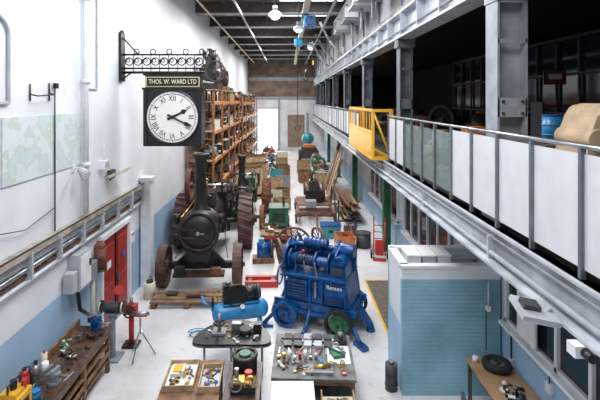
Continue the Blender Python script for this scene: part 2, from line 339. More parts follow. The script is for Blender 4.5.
b=B(); b.box((0,0,.9),(1.6,.8,.08),WOOD).box((-.7,0,.45),(.08,.7,.9),IRON).box((.7,0,.45),(.08,.7,.9),IRON).box((0,0,.3),(1.4,.7,.04),IRON); b.done('storage_bench',(4.8,7.4,ZM))
b=B(); k_=1.34
prof=[(0,0,.0),(-.02,0,.55),(.02,0,.9),(.12,0,1.1),(.3,0,1.2),(.55,0,1.2),(.9,0,1.0),(1.3,0,.9),(1.3,0,0)]
b.prism([V(p[0],p[1],p[2]*k_) for p in prof],(0,.6,0),BEIGE); b.prism([V(.05,-.02,.4*k_),V(.1,-.02,.9*k_),V(.3,-.02,1.08*k_),V(.5,-.02,1.1*k_),V(.35,-.02,.7*k_),V(.3,-.02,.5*k_)],(0,.02,0),mat('beige_fold',(.30,.20,.12),.8)); b.cyl((.3,-.04,1.08*k_),(.3,.64,1.08*k_),.15,BEIGE).cyl((.12,-.03,.9*k_),(.12,.63,.9*k_),.12,BEIGE).done('canvas_covered_seat',(3.32,5.0,ZM),bevel=.05)
def junk(b,x0,x1,y0,y1,z,n,sz,rr,pal=None,kinds=range(8)):
    pal=pal or [IRON,SOOT,RUST,WOOD,GREEN,BLUE,GREY,CARD,RED,STEEL,CREAM]; kinds=list(kinds)
    for i in range(n):
        x=rr.uniform(x0,x1); y=rr.uniform(y0,y1); s=sz*rr.uniform(.5,1.1); m=rr.choice(pal); m2=rr.choice(pal); k=rr.choice(kinds); a=rr.uniform(-.5,.5)
        if k==0: b.box((x,y,z+s*.3),(s,s*.8,s*.6),m,rot=(0,0,a)).box((x,y,z+s*.62),(s*1.05,s*.85,s*.05),m2,rot=(0,0,a))
        elif k==1: b.cyl((x,y,z),(x,y,z+s*.9),s*.3,m).cyl((x,y,z+s*.9),(x,y,z+s),s*.18,m2).torus((x,y,z+s*.5),(0,0,1),s*.3,s*.03,m2,seg=16,n=6)
        elif k==2: b.gear((x,y,z+s*.45),(math.sin(a),1,0.1),s*.42,s*.14,m,14)
        elif k==3:
            b.cyl((x-s*.45,y,z+s*.33),(x+s*.35,y,z+s*.33),s*.3,m).cyl((x+s*.35,y,z+s*.33),(x+s*.6,y,z+s*.33),s*.06,STEEL,seg=8).box((x,y,z+s*.04),(s*.7,s*.5,s*.08),m).box((x,y,z+s*.66),(s*.25,s*.2,s*.14),m2)
        elif k==4: b.cyl((x,y,z),(x,y,z+s*.08),s*.5,m).cyl((x,y,z),(x,y,z+s*.7),s*.16,m2).sph((x,y,z+s*.8),s*.22,m).cyl((x,y,z+s*.5),(x+s*.5,y,z+s*.5),s*.06,m2,seg=8)
        elif k==5: b.wheel((x,y,z+s*.5),(math.cos(a),math.sin(a)+.4,0),s*.5,s*.12,m,m2,8,rim=.1*s)
        elif k==6:
            b.box((x,y,z+s*.1),(s*1.2,s*.5,s*.2),m,rot=(0,0,a)).box((x+s*.2,y,z+s*.45),(s*.3,s*.4,s*.6),m,rot=(0,0,a)).cyl((x-s*.5,y,z+s*.4),(x+s*.5,y,z+s*.4),s*.1,m2,seg=10).cyl((x-s*.4,y,z+.2*s),(x-s*.4,y,z+s*.5),s*.08,m2)
        elif k==7:
            b.box((x,y,z+s*.02),(s,s*.7,s*.04),m).box((x-s*.48,y,z+s*.15),(s*.04,s*.7,s*.3),m).box((x+s*.48,y,z+s*.15),(s*.04,s*.7,s*.3),m).box((x,y-s*.35,z+s*.15),(s,s*.04,s*.3),m).box((x,y+s*.35,z+s*.15),(s,s*.04,s*.3),m).sph((x,y,z+s*.18),s*.2,m2).cyl((x-s*.3,y,z+s*.1),(x+s*.2,y+s*.1,z+s*.4),s*.05,STEEL,seg=6)
        elif k==8:
            c,s_=math.cos(a*4),math.sin(a*4); L=s*.9
            b.cyl((x-c*L,y-s_*L,z+.012),(x+c*L,y+s_*L,z+.012),.011,m,seg=6).ring((x+c*L,y+s_*L,z+.012),(0,0,1),.015,.035,.016,m,10).ring((x-c*L,y-s_*L,z+.012),(0,0,1),.012,.028,.016,m,10)
        elif k==9:
            b.box((x,y,z+.012),(s*.8,s*.5,.024),m,rot=(0,0,a)).box((x,y,z+.03),(s*.5,s*.2,.02),m2,rot=(0,0,a))
        else:
            c,s_=math.cos(a*3),math.sin(a*3); b.cyl((x,y,z+.02),(x+c*s,y+s_*s,z+.02),.013,WOOD,seg=6).cyl((x-s_*.05,y+c*.05,z+.025),(x+s_*.05,y-c*.05,z+.025),.024,m,seg=8)
FLAT=[8,8,9,10,8,2,1]
b=B(); junk(b,4.0,5.4,11.2,14,ZM,18,.8,R,[SOOT,IRON,RED,ORANGE,DGREEN,WOOD,CREAM]); junk(b,4.3,8,16,30,ZM,30,1.3,R,[SOOT,IRON,WOOD,DGREY,ORANGE,RED]); b.done('stored_museum_pieces')
b=B(); b.box((0,0,0),(.7,.03,.45),DGREY).box((0,-.02,0),(.6,.01,.38),mat('dim_poster_red',(.25,.03,.03),.6)).box((0,-.03,.03),(.4,.01,.16),PAPER); b.done('framed_poster',(8.3,14.0,6.35))
b=B(); FR=mat('dark_frame',(.030,.030,.036),.5,var=.2)
for k in range(16): b.box((0,k*1.2,1.9),(.08,.08,3.8),FR)
for z in (.05,1.2,2.5,3.7): b.box((0,9,z),(.08,18,.08),FR)
b.box((.08,9,1.9),(.02,18,3.7),DGLASS); b.done('window_9',(9.2,7,ZM))
b=B()
for z in (0,.5,1.0,1.5): b.box((0,0,z+.02),(2.4,.5,.04),FR)
for x in (-1.18,1.18): b.box((x,0,.8),(.05,.5,1.6),FR)
rr=random.Random(77)
for z in (.04,.54,1.04): junk(b,-1,1,-.1,.1,z,6,.35,rr,[IRON,DGREY,CREAM,CARD,BLUE,IRON],[0,1,3])
b.done('display_shelving',(7.0,10.5,ZM))
b=B(); b.box((0,0,.05),(1.2,.5,.1),IRON).cyl((-.4,0,.5),(.4,0,.5),.3,MAROON).box((0,0,.9),(.4,.4,.3),ORANGE).wheel((.5,0,.6),(1,0,0),.4,.08,SOOT,SOOT,6); b.done('stationary_engine',(4.2,10.2,ZM))

def winband(name,y0,y1,z0,z1,n):
    b=B(); L=y1-y0
    b.box((0,L/2,(z0+z1)/2),(.03,L,z1-z0),DGLASS)
    for k in range(n+1): b.box((-.03,k*L/n,(z0+z1)/2),(.08,.07,z1-z0+.07),WHITE)
    for z in (z0,z1): b.box((-.03,L/2,z),(.08,L+.07,.07),WHITE)
    b.box((-.07,L/2,z0-.06),(.2,L+.15,.05),WHITE)
    b.done(name,(XR-.02,y0,0))
winband('window_6',5.2,8.3,1.6,2.55,4)
winband('window_7',10.4,15.6,1.15,2.6,6)
winband('window_8',16.6,22,1.15,2.6,5)
b=B(); b.box((0,0,0),(.03,.55,.75),PAPER).box((.01,0,0),(.02,.6,.8),LGREY).box((-.03,0,.2),(.01,.4,.1),LGREY); b.done('notice_board',(XR-.13,7.5,2.02))
b=B(); b.cyl((0,0,0),(-.02,0,0),.11,mat('mandatory_blue',(.01,.12,.55),.4),seg=28).cyl((-.02,0,0),(-.023,0,0),.06,WHITE,seg=20).box((0.006,0,0),(.01,.26,.3),PAPER); b.done('mandatory_safety_sign',(XR-.02,6.35,1.20))
b=B(); b.tube([V(0,-2.4,0),V(0,1.9,0)],.02,BLACK,seg=8).tube([V(0,1.7,0),V(0,1.7,-.5)],.015,BLACK,seg=8).box((0,1.7,-.55),(.06,.1,.14),WHITE).box((0,.5,-.25),(.06,.14,.14),WHITE).tube([V(0,.5,0),V(0,.5,-.2)],.012,BLACK); b.done('wall_conduit',(XR-.035,6.5,1.42))
b=B(); b.box((0,0,0),(.36,.3,.05),LGREY,rot=(0.25,.2,0)).box((0,-.01,-.03),(.30,.24,.03),PAPER,rot=(0.25,.2,0)).tube([V(.12,0,.02),V(.16,0,.0)],.018,LGREY).box((-.05,0,.05),(.16,.12,.07),DGREY,rot=(0.25,.2,0)); b.done('floodlight',(2.33,4.25,3.66))
b=B(); b.box((0,0,0),(.16,.12,.1),WHITE).cyl((0,-.06,0),(0,-.16,0),.04,BLACK).tube([V(.08,0,0),V(.15,0,.0)],.02,WHITE).box((.1,0,.05),(.06,.06,.06),WHITE); b.done('security_camera',(2.50,3.85,3.52))
for y in (17,25,33,41):
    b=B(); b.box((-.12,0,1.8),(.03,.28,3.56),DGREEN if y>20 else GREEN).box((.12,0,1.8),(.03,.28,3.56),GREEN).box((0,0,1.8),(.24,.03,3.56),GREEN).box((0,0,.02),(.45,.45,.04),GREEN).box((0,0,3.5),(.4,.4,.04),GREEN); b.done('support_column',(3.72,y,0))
b=B()
bx0,bx1,by0,by1,bz=2.18,XR-.04,8.6,9.8,2.44
b.box(((bx0+bx1)/2,by0+.06,bz/2),(bx1-bx0,.12,bz),WBOOTH).box((bx0+.06,(by0+by1)/2,bz/2),(.12,by1-by0-.24,bz),WR).box(((bx0+bx1)/2,by1-.06,bz/2),(bx1-bx0,.12,bz),WBOOTH)
b.box(((bx0+bx1)/2,(by0+by1)/2,bz-.25),(bx1-bx0-.25,by1-by0-.25,.05),LGREY).box(((bx0+bx1)/2,by0+.06,bz+.02),(bx1-bx0+.03,.17,.05),WHITE).box((bx0+.06,(by0+by1)/2,bz+.02),(.17,by1-by0-.18,.05),WHITE).box(((bx0+bx1)/2,by1-.06,bz+.02),(bx1-bx0,.17,.05),WHITE)
b.done('brick_booth')
b=B()
for i in range(3): b.box((-.25+i*.3,0,.15),(.26,.5,.3),WHITE if i!=1 else LGREY).box((-.25+i*.3,0,.31),(.28,.52,.03),PAPER)
b.done('storage_boxes',(2.78,9.25,bz-.22))
b=B(); b.box((0,0,0),(.06,.1,.1),WHITE).tube([V(0,0,.05),V(0,0,.5)],.012,WHITE).cyl((-.04,0,-.05),(-.04,0,-.8),.01,BLACK,seg=6); b.done('light_switch',(3.80,8.54,1.7))
b=B(); b.box((0,0,.008),(1.1,3.9,.016),mat('rubber_matting',(.13,.105,.075),.8,var=.25,scale=8)).box((-.57,0,.009),(.05,4.0,.018),YELLOW).box((0,1.97,.009),(1.1,.05,.018),YELLOW)
for k in range(9): b.box((-.42+k*.105,0,.018),(.02,3.8,.006),DGREY)
b.done('floor_mat',(2.98,12.1,0))

# ---------------------------------------------------------------- clock
b=B()
w=1.5
b.box((0,0,.05),(w-.1,.42,1.42),BLACK).box((0,0,-.68),(w+.02,.5,.08),BLACK).box((0,0,.80),(w+.1,.5,.06),BLACK)
for x in (-w/2+.03,w/2-.03): b.box((x,0,.05),(.1,.48,1.5),BLACK)
b.box((0,0,.98),(w-.04,.36,.34),BLACK).box((0,-.19,.98),(w-.08,.02,.27),mat('sign_cream',(.70,.60,.33),.5,var=.05)).box((0,-.2,.98),(w-.13,.015,.22),BLACK).box((0,0,1.17),(w+.06,.46,.05),BLACK)
b.lathe((0,-.21,.05),(0,-1,0),[(.73,0),(.73,.05),(.70,.07),(.68,.05),(.67,.02)],BLACK,48)
b.cyl((0,-.20,.05),(0,-.235,.05),.68,FACE,seg=48)
b.ring((0,-.237,.05),(0,1,0),.60,.615,.006,BLACK,48)
for k in range(60):
    a=2*math.pi*k/60; L=.03
    b.box((.635*math.sin(a),-.237,.05+.635*math.cos(a)),(.010 if k%5 else .024,.006,L),BLACK,rot=(0,a,0))
def hand(ang,L,wd,y):
    d=V(math.sin(ang),0,math.cos(ang)); p=V(math.cos(ang),0,-math.sin(ang)); c=V(0,y,.05)
    b.prism([c-d*.14-p*wd,c-d*.14+p*wd,c+p*wd*.8,c+d*L*.6+p*wd*.7,c+d*L*.72+p*wd*2.0,c+d*L,c+d*L*.72-p*wd*2.0,c+d*L*.6-p*wd*.7,c-p*wd*.8],(0,-.008,0),BLACK)
hand(math.radians(64),.44,.036,-.25); hand(math.radians(116),.56,.028,-.265); b.cyl((0,-.24,.05),(0,-.285,.05),.05,BLACK)
CL=(-3.05,12.1,5.15)
clock=b.done('hanging_clock',CL,bevel=.006)
text('THOS. W. WARD LTD','sign_lettering',clock,(0,-.212,.98),(math.pi/2,0,0),.17,mat('lettering_cream',(.9,.82,.55),.5,var=.02),.003,sx=.76)
for k,s in enumerate(['XII','I','II','III','IIII','V','VI','VII','VIII','IX','X','XI']):
    a=2*math.pi*k/12; text(s,'numeral',clock,(.49*math.sin(a),-.242,.05+.49*math.cos(a)),(math.pi/2,a,0),.20,BLACK,.002,sx=.85)
b=B()
b.box((-1.41,.0,1.65),(.06,.3,1.3),BLACK)
for z in (1.35,1.72): b.cyl((-1.41,0,z),(.8,0,z),.026,BLACK,seg=8)
b.cyl((-1.41,0,1.24),(.8,0,1.24),.035,BLACK,seg=8)
for k in range(9):
    x=-1.22+k*.235
    b.torus((x,0,1.535),(0,1,0),.10,.017,BLACK,seg=18,n=6); b.torus((x-.03,0,1.56),(0,1,0),.045,.014,BLACK,seg=14,n=6)
    b.cyl((x+.115,0,1.24),(x+.115,0,1.72),.012,BLACK,seg=6)
for k in range(5): b.torus((-1.02+k*.44,0,1.80),(0,1,0),.07,.015,BLACK,seg=16,n=6)
for x in (-1.41,.8): b.sph((x,0,2.32 if x<0 else 1.78),.055,BLACK)
b.tube([V(-1.41,0,2.2),V(-1.0,0,1.75)],.02,BLACK)
b.tube([V(-1.41,0,1.05),V(-1.15,0,1.24)],.02,BLACK)
b.done('clock_bracket',CL)

# ---------------------------------------------------------------- traction engine
def traction(name,loc,sc,body,wheelm,rot=0):
    b=B(); b.T=Matrix.Scale(sc,4)
    b.cyl((0,.2,1.75),(0,3.0,1.75),.46,body,seg=28)
    for y in (.5,1.3,2.1,2.9): b.cyl((0,y,1.75),(0,y+.06,1.75),.475,IRON,seg=28)
    b.cyl((0,-.45,1.75),(0,.3,1.75),.60,SOOT,seg=32)
    b.lathe((0,-.45,1.75),(0,-1,0),[(.60,0),(.62,.03),(.54,.05),(.50,.03)],IRON,32)
    b.lathe((0,-.47,1.75),(0,-1,0),[(.49,0),(.47,.05),(.32,.10),(.1,.13),(.001,.135)],SOOT,32)
    b.ring((0,-.53,1.75),(0,1,0),.30,.33,.04,IRON,28)
    b.cyl((0,-.6,1.75),(0,-.68,1.75),.05,STEEL).box((.08,-.66,1.75),(.22,.025,.03),STEEL).box((-.24,-.58,1.85),(.5,.03,.05),IRON).box((-.24,-.58,1.62),(.5,.03,.05),IRON)
    for k in range(16):
        a=2*math.pi*k/16; b.sph((.56*math.cos(a),-.5,1.75+.56*math.sin(a)),.022,IRON,u=6,v=4)
    b.prism([V(-.42,-.4,1.35),V(.42,-.4,1.35),V(.3,-.4,.85),V(-.3,-.4,.85)],(0,.7,0),body)
    b.cyl((0,0,.55),(0,0,.95),.14,IRON).box((0,0,.62),(1.9,.2,.18),body)
    b.prism([V(-.75,-.1,.7),V(.75,-.1,.7),V(.35,-.1,1.1),V(-.35,-.1,1.1)],(0,.16,0),body)
    b.box((0,-.35,.48),(1.5,.35,.1),DWOOD).box((-.55,-.5,.62),(.28,.2,.25),SOOT).box((.5,-.5,.60),(.3,.2,.2),RUST)
    b.cyl((-1.2,0,.6),(1.2,0,.6),.06,IRON)
    b.lathe((0,0,2.2),(0,0,1),[(.32,0),(.30,.08),(.21,.2),(.18,.4),(.16,1.5),(.18,1.52),(.18,1.6),(.25,1.72),(.27,1.80),(.21,1.84),(.18,1.8)],SOOT,24)
    b.ring((0,0,3.0),(0,0,1),.15,.195,.06,body,24)
    for x in (-1.12,1.12): b.wheel((x,0,.62),(1,0,0),.62,.26,wheelm,wheelm,12,hub=.2,rim=.06)
    for x in (-1.18,1.18): b.wheel((x,3.6,1.02),(1,0,0),1.0,.5,wheelm,wheelm,14,hub=.2,rim=.08,strakes=22)
    b.box((0,3.3,1.5),(.95,.9,1.5),body).box((0,4.2,1.0),(1.1,.9,.9),body).box((-.55,4.4,1.5),(.05,1.0,.5),body).box((.55,4.4,1.5),(.05,1.0,.5),body).cyl((-1.3,3.6,1.02),(1.3,3.6,1.02),.08,IRON)
    b.box((0,1.1,2.4),(.6,.8,.5),body).cyl((.12,.6,2.42),(.12,1.6,2.42),.2,IRON).cyl((0,1.1,2.65),(0,1.1,2.95),.07,BRASS).sph((0,1.1,3.0),.08,BRASS)
    b.cyl((.1,1.5,2.42),(.1,2.8,2.5),.04,STEEL).cyl((-.9,2.9,2.5),(.8,2.9,2.5),.06,STEEL)
    b.box((-.35,2.9,2.35),(.06,.6,.6),body).box((.35,2.9,2.35),(.06,.6,.6),body)
    b.wheel((-.85,2.9,2.5),(1,0,0),.62,.16,MAROON,MAROON,6,rim=.1).gear((.7,2.9,2.5),(1,0,0),.25,.1,IRON,18).gear((.72,3.35,2.1),(1,0,0),.4,.1,IRON,24)
    b.cyl((.3,4.2,2.0),(.3,3.6,2.4),.02,STEEL).torus((.3,3.6,2.4),(0,1,.4),.22,.02,IRON)
    b.cyl((-.8,.1,.8),(-.4,3.1,.9),.02,IRON,seg=6).cyl((.8,.1,.8),(.4,3.1,.9),.02,IRON,seg=6)
    b.cyl((-.6,.0,2.05),(-.6,2.8,2.05),.025,BRASS,seg=8)
    b.cyl((-.66,-.35,2.0),(-.66,-.35,2.25),.09,BLACK).cyl((.66,-.35,2.0),(.66,-.35,2.25),.09,BLACK)
    for x in (-.58,.58): b.box((x,-.35,1.98),(.16,.1,.03),IRON)
    return b.done(name,loc,rot)
traction('steam_traction_engine',(-2.66,13.75,0.0),1.0,BLACK,mat('dull_maroon_wheel',(.085,.035,.028),.6,var=.4,scale=6),rot=.04)
traction('steam_traction_engine',(-2.04,19.9,0.0),.80,DGREEN,RUST)
b=B()
for x in (-.9,0,.9): b.box((x,0,.07),(.14,.8,.14),WOOD)
for k in range(4): b.box((0,-.3+k*.2,.16),(2.0,.16,.04),mat('skid_board',(.22,.13,.08),.7,var=.3,scale=6),rot=(0,0,R.uniform(-.03,.03)))
b.box((.2,-.1,.21),(.5,.1,.07),IRON).box((-.5,.1,.21),(.3,.2,.07),DGREY)
b.done('timber_skid',(-2.75,12.55,0))
b=B(); b.cyl((0,0,.0),(0,0,.45),.16,CREAM).cyl((0,0,.45),(0,0,.5),.1,IRON).torus((0,0,.5),(1,0,0),.12,.01,IRON); b.done('oil_can',(-3.95,12.85,0))

# ---------------------------------------------------------------- pallet racking left
def racking(x0,x1,y0,n,bay,lev,seed,items=9,size=.75):
    b=B()
    for k in range(n+1):
        y=y0+k*bay
        for x in (x0,x1): b.box((x,y,lev[-1]/2+.25),(.09,.09,lev[-1]+.5),RACK)
        z=.2
        while z<lev[-1]-.3:
            b.box(((x0+x1)/2,y,z),(x1-x0,.04,.04),RACK); b.cyl((x0,y,z),(x1,y,z+.7),.018,RACK,seg=6); z+=.75
    for z in lev:
        for x in (x0,x1): b.box((x,y0+n*bay/2,z),(.06,n*bay,.13),ORANGE if x==x1 else RACK)
        b.box(((x0+x1)/2,y0+n*bay/2,z+.07),(x1-x0,n*bay,.03),PALE)
    b.done('pallet_racking')
    rr=random.Random(seed)
    for z in lev+[0.0]:
        n_=items*n if z!=5.5 else items
        b=B(); junk(b,x0+.5,x1-.35,y0+.5 if z!=5.5 else y0+6.9,y0+n*bay-.5,z+(.087 if z else 0),n_,size,rr,[IRON,SOOT,RUST,SOOT,GREY,CARD,IRON,CREAM,DGREEN,MAROON,STEEL]); b.done('racked_machine_parts')
racking(-4.35,-3.25,19.6,4,2.6,[1.6,2.9,4.2,5.5],5,10,.8)
racking(-4.35,-3.15,31.2,5,2.7,[1.5,2.9,4.3,5.4],9,9,.8)
b=B()
for y in (20.6,22.6,24.1,25.5):
    for x in (-4.1,-3.4): b.box((x,y,5.86),(.1,.1,.55),WOOD)
b.box((-3.75,23.05,6.125),(.95,5.2,.03),PALE); b.done('timber_staging')
b=B(); b.box((0,0,.15),(.9,1.6,.3),SOOT).cyl((0,-.7,.8),(0,.7,.8),.42,SOOT,seg=20).box((.1,0,1.3),(.5,1.0,.5),IRON).cyl((-.1,.3,1.4),(-.1,.3,2.0),.12,SOOT).wheel((.35,-.75,.85),(0.2,1,0),.5,.12,IRON,IRON,6).cyl((.2,-.4,1.4),(.2,-.4,1.85),.15,IRON).torus((0,.2,1.6),(0,1,0),.3,.05,SOOT).gear((.3,.6,1.2),(1,0,0),.4,.1,RUST,16)
for k in range(4): b.cyl((-.3+k*.2,-.2,1.5),(-.3+k*.2,-.2,1.9),.05,STEEL)
b.done('stationary_engine',(-3.72,21.6,6.141))
b=B(); b.box((0,0,.12),(.9,1.3,.24),WOOD).box((0,0,.6),(.6,.9,.75),SOOT).cyl((0,-.5,.95),(0,.5,.95),.3,IRON).wheel((.36,0,.7),(1,0,0),.42,.08,MAROON,MAROON,6).cyl((0,.2,1.0),(0,.2,1.6),.08,SOOT); b.done('stationary_engine',(-3.72,24.8,6.141))

# ---------------------------------------------------------------- central blue winch machine
b=B()
b.box((0,0,.62),(2.0,1.05,.12),BLUE)
for y in (-.55,.55): b.box((0,y,.60),(2.2,.08,.2),BLUE)
for y in (-.54,.50):
    b.prism([V(-.92,y,.72),V(.95,y,.72),V(.86,y,1.38),V(-.70,y,1.38)],(0,.04,0),BLUE)
b.prism([V(.94,-.5,.72),V(.94,.5,.72),V(.84,.5,1.38),V(.84,-.5,1.38)],(-.05,0,0),BLUE)
b.prism([V(-.92,-.5,.72),V(-.92,.5,.72),V(-.72,.5,1.38),V(-.72,-.5,1.38)],(.05,0,0),BLUE)
b.box((0,0,1.40),(1.7,1.2,.06),BLUE)
for x in (-.78,-.08,.25,.85): b.box((x,-.58,1.04),(.05,.06,.66),BLUE)
b.box((-.43,-.6,1.06),(.54,.05,.46),BLUE).box((-.43,-.63,1.06),(.44,.02,.36),mat('blue_louvre',(.004,.012,.05),.5))
for z in (.92,1.0,1.08,1.16): b.box((-.43,-.64,z),(.44,.03,.025),BLUE)
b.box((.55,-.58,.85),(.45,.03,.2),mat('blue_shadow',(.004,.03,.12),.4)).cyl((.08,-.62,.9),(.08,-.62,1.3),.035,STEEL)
b.box((.62,-.1,1.60),(.42,.7,.36),BLUE).cyl((.62,-.45,1.78),(.62,.25,1.78),.20,BLUE,seg=20).box((.62,-.47,1.6),(.28,.03,.2),DGREY)
for (y,z,r) in ((-.28,1.74,.19),(.25,1.84,.22)):
    b.cyl((-.72,y,z),(.34,y,z),r*.7,BLUE,seg=24)
    for k in range(9): b.torus((-.6+k*.07,y,z),(1,0,0),r*.75,.02,IRON,seg=18,n=6)
    for x in (-.74,-.02,.34): b.cyl((x,y,z),(x+.04,y,z),r*1.35,BLUE,seg=26)
b.gear((-.82,-.28,1.76),(1,0,0),.34,.08,BLUE,24).gear((-.82,.28,1.88),(1,0,0),.36,.08,BLUE,26).gear((.44,.2,1.86),(1,0,0),.33,.08,BLUE,22)
for x in (-.92,.52):
    b.prism([V(x,-.5,1.42),V(x,.5,1.42),V(x,.36,2.08),V(x,.05,2.18),V(x,-.4,2.0)],(.04,0,0),BLUE)
b.cyl((-.9,.05,2.04),(.9,.05,2.04),.06,BLUE).cyl((.55,.05,2.04),(.92,.05,2.04),.18,BLUE,seg=20).cyl((-.45,.0,2.14),(.2,0,2.14),.14,BLUE,seg=18)
for k in range(5): b.torus((-.35+k*.12,0,2.14),(1,0,0),.145,.018,BLUE)
for k in range(4): b.cyl((-.45+k*.2,.42,1.42),(-.45+k*.2,.42,2.0),.03,STEEL if k%2 else BLUE)
b.tube([V(-.5,-.55,1.42),V(-.5,-.55,1.95),V(-.3,-.5,2.05)],.025,BLUE).sph((-.3,-.5,2.05),.045,RED)
b.tube([V(-.2,-.58,1.42),V(-.25,-.6,1.85)],.02,STEEL).sph((-.25,-.6,1.87),.04,BLACK).tube([V(.1,-.58,1.42),V(.05,-.6,1.8)],.02,STEEL)
b.cyl((.85,.3,1.42),(.85,.3,2.0),.06,BLUE).cyl((.85,.3,2.0),(.85,.3,2.05),.08,BLACK)
b.torus((-1.08,-.25,1.2),(1,0.15,0),.26,.025,BLUE).cyl((-1.08,-.25,1.2),(-.8,-.25,1.2),.03,BLUE)
b.cyl((-.3,-.3,.35),(.3,-.3,.35),.14,SOOT).box((0,.1,.4),(1.0,.4,.25),SOOT)
for x,y in ((.72,-.72),(.72,.72)):
    b.wheel((x,y,.36),(0,1,0),.36,.14,GREEN,GREEN,8,hub=.28,rim=.07,tyre=RUBBER)
    b.cyl((x,y*.9,.36),(x,y,.36),.25,GREEN)
for x,y in ((-.72,-.70),(-.72,.70)):
    b.wheel((x,y,.34),(0,1,0),.34,.14,BLUE,BLUE,8,hub=.28,rim=.09); b.cyl((x,y*.92,.34),(x,y,.34),.27,BLUE)
for x in (.72,-.72): b.cyl((x,-.72,.36),(x,.72,.36),.05,BLUE).box((x,0,.48),(.12,.9,.2),BLUE)
for sx in (-1,1):
    b.prism([V(sx*1.0,-.3,.5),V(sx*1.0,.3,.5),V(sx*1.38,.1,.12),V(sx*1.38,-.1,.12)],(0,0,.08),BLUE); b.cyl((sx*1.35,0,.0),(sx*1.35,0,.25),.12,BLUE,r2=.05)
b.tube([V(.9,-.5,.5),V(1.3,-.85,.10)],.05,BLUE).box((1.33,-.88,.05),(.4,.18,.1),BLUE,rot=(0,0,-.7)).tube([V(-.9,-.5,.5),V(-1.25,-.9,.08)],.05,BLUE).box((-1.25,-.92,.04),(.5,.2,.08),BLUE,rot=(0,0,.6))
b.tube([V(-.1,-.5,.55),V(-.1,-.9,.12),V(-.1,-1.0,.08)],.06,BLUE).torus((-.1,-1.07,.08),(0,0,1),.09,.03,BLUE)
b.box((0,-.62,.45),(.8,.06,.1),BLUE)
winch=b.done('blue_winch_machine',(.84,11.55,0),rot=math.radians(-24),bevel=.01)
winch.scale=(.96,.96,.92)
text('Ranson','side_lettering',winch,(.56,-.555,1.20),(math.pi/2,0,0),.14,PAPER,.012)

# ---------------------------------------------------------------- air compressor
b=B()
b.lathe((0,0,.42),(1,0,0),[(.001,-.64),(.12,-.62),(.19,-.56),(.21,-.48),(.21,.48),(.19,.56),(.12,.62),(.001,.64)],LBLUE,24)
b.box((0,0,.64),(.8,.3,.03),LBLUE)
b.wheel((-.4,-.24,.13),(0,1,0),.13,.07,RUBBER,LBLUE,6).wheel((-.4,.24,.13),(0,1,0),.13,.07,RUBBER,LBLUE,6).box((-.4,0,.2),(.06,.4,.14),LBLUE)
b.box((.45,0,.11),(.05,.3,.22),LBLUE)
b.cyl((.05,0,.82),(.38,0,.82),.16,BLACK,seg=20).cyl((.36,0,.82),(.44,0,.82),.17,DGREY,seg=20)
for k in range(6): b.ring((.08+k*.05,0,.82),(1,0,0),.15,.175,.015,BLACK,20)
b.box((-.28,0,.74),(.22,.24,.18),BLACK).box((-.28,0,.95),(.16,.18,.26),SOOT)
for k in range(5): b.box((-.28,0,.87+k*.05),(.22,.24,.015),IRON)
b.cyl((-.12,-.1,.85),(-.12,-.14,.85),.24,BLACK,seg=24).torus((-.12,-.14,.85),(0,1,0),.24,.02,BLACK).cyl((-.28,0,1.08),(-.28,0,1.14),.05,STEEL)
b.cyl((-.62,.0,.5),(-.62,0,.8),.03,BLACK).tube([V(-.62,-.15,.6),V(-.85,-.15,.8),V(-.85,.15,.8),V(-.62,.15,.6)],.018,LBLUE).cyl((0,-.2,.6),(0,-.26,.62),.05,PAPER)
b.tube([V(-.28,.1,1.0),V(-.5,.15,.85),V(-.5,.1,.62)],.015,BRASS)
comp=b.done('air_compressor',(-1.18,11.15,0),rot=math.radians(18)); comp.scale=(1.1,1.1,1.05)
b=B(); pts=[V(.18*math.cos(t*.5)*(1+t*.02),.18*math.sin(t*.5),.014+.004*t) for t in range(20)]+[V(.4,.2,.02)]
b.tube(pts,.012,LBLUE,seg=6).done('air_hose',(-2.15,10.8,0))

# ---------------------------------------------------------------- foreground tables
def table(name,x,y,w,d,h,top,leg,rot=0,shelf=True,th=.05):
    b=B(); b.box((0,0,h-th/2),(w,d,th),top)
    for sx in (-1,1):
        for sy in (-1,1): b.box((sx*(w/2-.06),sy*(d/2-.06),(h-th)/2),(.06,.06,h-th),leg)
    for sy in (-1,1): b.box((0,sy*(d/2-.06),h-th-.05),(w-.14,.03,.08),leg)
    for sx in (-1,1): b.box((sx*(w/2-.06),0,h-th-.05),(.03,d-.14,.08),leg)
    if shelf: b.box((0,0,.25),(w-.1,d-.1,.03),top)
    return b.done(name,(x,y,0),rot,bevel=.004)
b=B(); pts=[]
for k in range(40):
    a=2*math.pi*k/40; x=.80*math.cos(a); y=.52*math.sin(a)-.16*math.cos(2*a)
    pts.append(V(x,y,.72))
b.prism(pts,(0,0,.05),mat('black_laminate',(.02,.022,.024),.35,var=.2))
b.prism([V(p.x*1.02,p.y*1.02,.70) for p in pts],(0,0,.03),STEEL)
for x,y in ((-.6,0),(.6,0),(0,.3),(0,-.3)): b.cyl((x,y,0),(x,y,.7),.025,STEEL)
b.done('kidney_shaped_table',(-1.14,9.35,0))
b=B(); rr=random.Random(3)
b.box((-.3,.1,.02),(.28,.28,.04),GREY).cyl((-.3,.1,.04),(-.3,.1,.38),.04,STEEL).torus((-.3,.1,.2),(0,0,1),.11,.02,BLACK).cyl((.25,.05,0),(.25,.05,.12),.13,SOOT).box((.5,.1,.1),(.16,.16,.2),BLACK).box((.05,.2,.08),(.2,.14,.16),STEEL)
junk(b,-.55,.5,-.25,.3,0,20,.15,rr,[STEEL,IRON,BLACK,PAPER,BRASS,GREY],FLAT); b.done('workshop_tools',(-1.14,9.35,.771))
table('workshop_table',-1.66,7.85,1.0,1.15,.78,WOOD,WOOD,rot=.05)
b=B()
